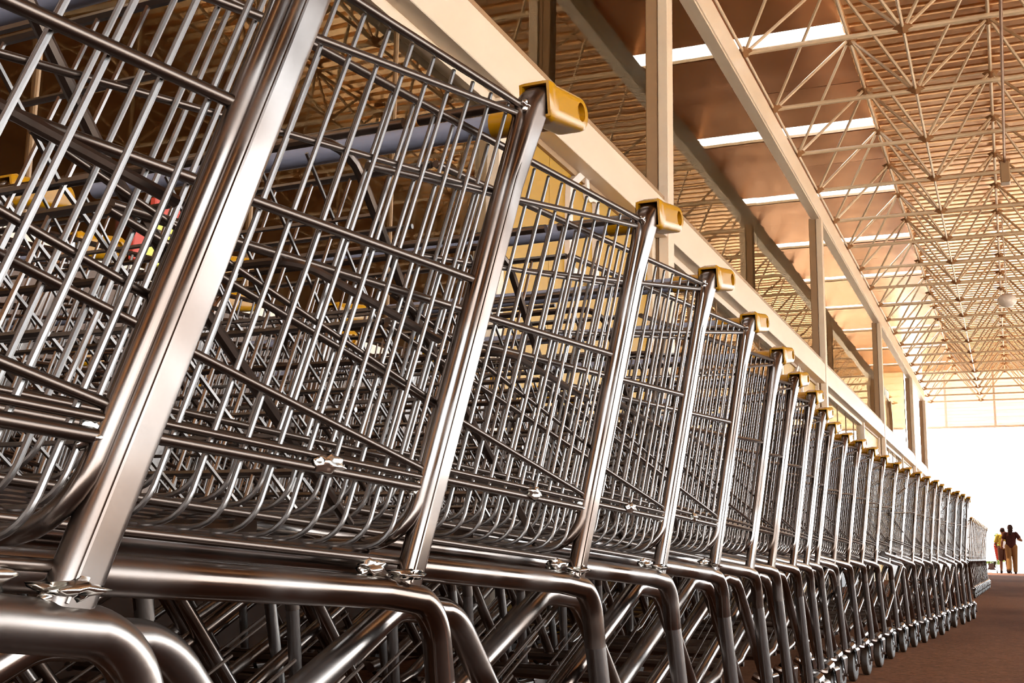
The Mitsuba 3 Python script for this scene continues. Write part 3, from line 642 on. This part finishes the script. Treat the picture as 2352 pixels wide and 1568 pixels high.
hair_l = [((0, -.015, 1.60), .090, (0, .01, 1.63), .082), ((0, -.05, 1.60), .075, (0, -.06, 1.50), .085), ((0, -.06, 1.50), .085, (0, -.075, 1.40), .06)]
pushing = dict(elbow_l=(-.27, .03, 1.12), wrist_l=(-.24, .26, 1.02), elbow_r=(.25, .05, 1.12), wrist_r=(.2, .28, 1.02), sleeve=.75, knee_l=(-.10, .08, .52), ankle_l=(-.11, .10, .10), knee_r=(.10, .02, .52), ankle_r=(.11, -.22, .14), toe_r=.03, long=False, hair=hair_s)
walking = dict(elbow_l=(-.28, -.03, 1.12), wrist_l=(-.30, .16, .95), elbow_r=(.34, -.08, 1.16), wrist_r=(.27, .14, 1.18), sleeve=.5, knee_l=(-.09, .02, .53), ankle_l=(-.08, -.24, .15), toe_l=.03, knee_r=(.10, .12, .53), ankle_r=(.10, .14, .10), long=True, hair=hair_l)
p1, p2 = unproj(2307.5, 1309, y=42.2), unproj(2325.5, 1309, y=41.4)
person(p1[0], 42.2, 1.52, pushing, ('shirt_yellow', 'shorts_brown'), 'person in yellow shirt and brown shorts pushing a red cart away', 0.0)
person(p2[0], 41.4, 1.60, walking, ('shirt_dark', 'trousers_tan'), 'person in dark top and tan trousers walking away, right elbow out', 0.0)
bs('white_bag', {'type': 'diffuse', 'reflectance': rgb((0.75, 0.75, 0.75))})
bgp = unproj(2305, 1251, y=42.05)
tag(obj('shopping_bag', fixn(mv(m3.Manifold.hull_points([(bgp[0]+sx*w_, 42.05+sy*.05*(w_/.08), bgp[2]+zz) for sx in (-1, 1) for sy in (-1, 1) for w_, zz in ((.055, .13), (.085, .04), (.08, -.10), (.06, -.12))]))), 'white_bag', smooth=30), 'small white bag held between the two people walking away', 'bag')
# a small red cart in front of the left walker
def red_cart(x, y):
    t = key_for('red_shopping_cart'); used[t] = 0; tag(t, 'small red shopping cart pushed by the person in yellow', 'shopping cart'); z = gz(y)
    fr = [tube([(x+sx*.22, y+sy*.3, z+.10), (x+sx*.22, y+sy*.25, z+.45)], .012, 6) for sx in (-1, 1) for sy in (-1, 1)]+[tube([(x+sx*.22, y-.3, z+.10), (x+sx*.22, y+.3, z+.10)], .012, 6) for sx in (-1, 1)]
    obj('frame', q(*fr), 'steel', t)
    b = m3.Manifold.hull_points([(x+sx*w_, y+sy*l_, z+zz) for sx in (-1, 1) for sy in (-1, 1) for w_, l_, zz in ((.22, .30, .45), (.28, .40, .92))])
    i_ = m3.Manifold.hull_points([(x+sx*w_, y+sy*l_, z+zz) for sx in (-1, 1) for sy in (-1, 1) for w_, l_, zz in ((.205, .285, .47), (.268, .388, .95))])
    obj('basket', mv(b-i_), 'red_plastic', t, False)
    obj('handle_bar', tube([(x-.26, y-.40, z+.90), (x-.26, y-.47, z+1.0), (x+.26, y-.47, z+1.0), (x+.26, y-.40, z+.90)], .016, 8, fr=.04), 'red_plastic', t)
    for sx in (-1, 1):
        for sy in (-1, 1): obj('wheel', lathe_x([(-.014, .01), (-.014, .05), (.014, .05), (.014, .01)], (x+sx*.22, y+sy*.28, z+.052), 12), 'tyre', t)
red_cart(p1[0]-0.02, 43.02)
# white van parked in the sun, and a cone
def van(x, y):
    t = key_for('van'); used[t] = 0; tag(t, 'white van parked in the glare beyond the carts', 'van'); z = gz(y)
    side = Polygon([(-.0, .32), (-.05, .9), (.25, 1.12), (.75, 1.75), (3.9, 1.80), (4.0, 1.6), (4.05, .35)]).buffer(-.06).buffer(.06)
    m = trimesh.creation.extrude_polygon(side, 1.7, engine='earcut'); v = np.array(m.vertices)
    obj('body', (np.stack([x-4.05+v[:, 0], y+v[:, 2], z+v[:, 1]], 1), np.array(m.faces)[:, ::-1]), 'white_paint', t, 30)
    for a, b in ((1.0, 1.75), (1.9, 2.75), (2.9, 3.7)): obj('window', box(x-4.05+a, x-4.05+b, y-.012, y, z+1.15, z+1.6, .003), 'white_paint', t, False)
    for a in (.75, 3.25):
        m = lathe_x([(-.1, .02), (-.1, .30), (.1, .30), (.1, .02)], (0, 0, 0), 18); v = m[0]; obj('wheel', (np.stack([x-4.05+a+v[:, 1], y+.1+v[:, 0], z+.302+v[:, 2]], 1), m[1]), 'white_trim', t, 30)
    obj('trim', box(x-4.0, x-.02, y-.015, y, z+.62, z+.66), 'white_trim', t, False)
pv = unproj(2290, 1300, y=62.0); van(pv[0], 62.0)
pk = unproj(2277, 1300, y=56.0)
ck = tag(obj('traffic_cone', fixn(mv(m3.Manifold.hull_points([(pk[0]+.14*math.cos(a), 56+.14*math.sin(a), gz(56)+.03) for a in np.arange(16)*math.pi/8]+[(pk[0]+.085*math.cos(a), 56+.085*math.sin(a), gz(56)+.27) for a in np.arange(16)*math.pi/8]))), 'hair', smooth=30), 'small dark cone on the bright ground beside the row of carts', 'cone')
obj('base', box(pk[0]-.17, pk[0]+.17, 55.83, 56.17, gz(56)-.005, gz(56)+.03), 'hair', ck, False)
def bush(x, y, w, h, seed, label):
    r = np.random.default_rng(seed); n = 900; c = r.normal(size=(n, 3)); c /= np.linalg.norm(c, axis=1, keepdims=True); c *= (r.random((n, 1))**.4)
    c = c*[w, w*.7, h*.45]+[x, y, gz(y)+h*.55]; a = r.normal(size=(n, 3)); a /= np.linalg.norm(a, axis=1, keepdims=True); b = np.cross(a, r.normal(size=(n, 3))); b /= np.linalg.norm(b, axis=1, keepdims=True)
    s = .13; v = np.stack([c-a*s, c+b*s*.5, c+a*s, c-b*s*.5], 1).reshape(-1, 3); k = np.arange(n)*4
    f = np.vstack([np.stack([k, k+1, k+2], 1), np.stack([k, k+2, k+3], 1)])
    t = obj('bush', tube([(x, y, gz(y)-.05), (x, y, gz(y)+h*.6)], .06, 6), 'hair'); tag(t, label, 'bush', None); obj('foliage', (v, f), 'leaf', t, False); labels[t+'__foliage'] = {'kind': 'stuff'}
for i, (px, w, h) in enumerate(((2272, 1.3, 1.9), (2284, 1.0, 1.7))):
    pb = unproj(px, 1290, y=70.0); bush(pb[0], 70.0, w, h, i+3, ['pale green bush in the glare behind the van, left one', 'pale green bush in the glare behind the van, right one'][i])
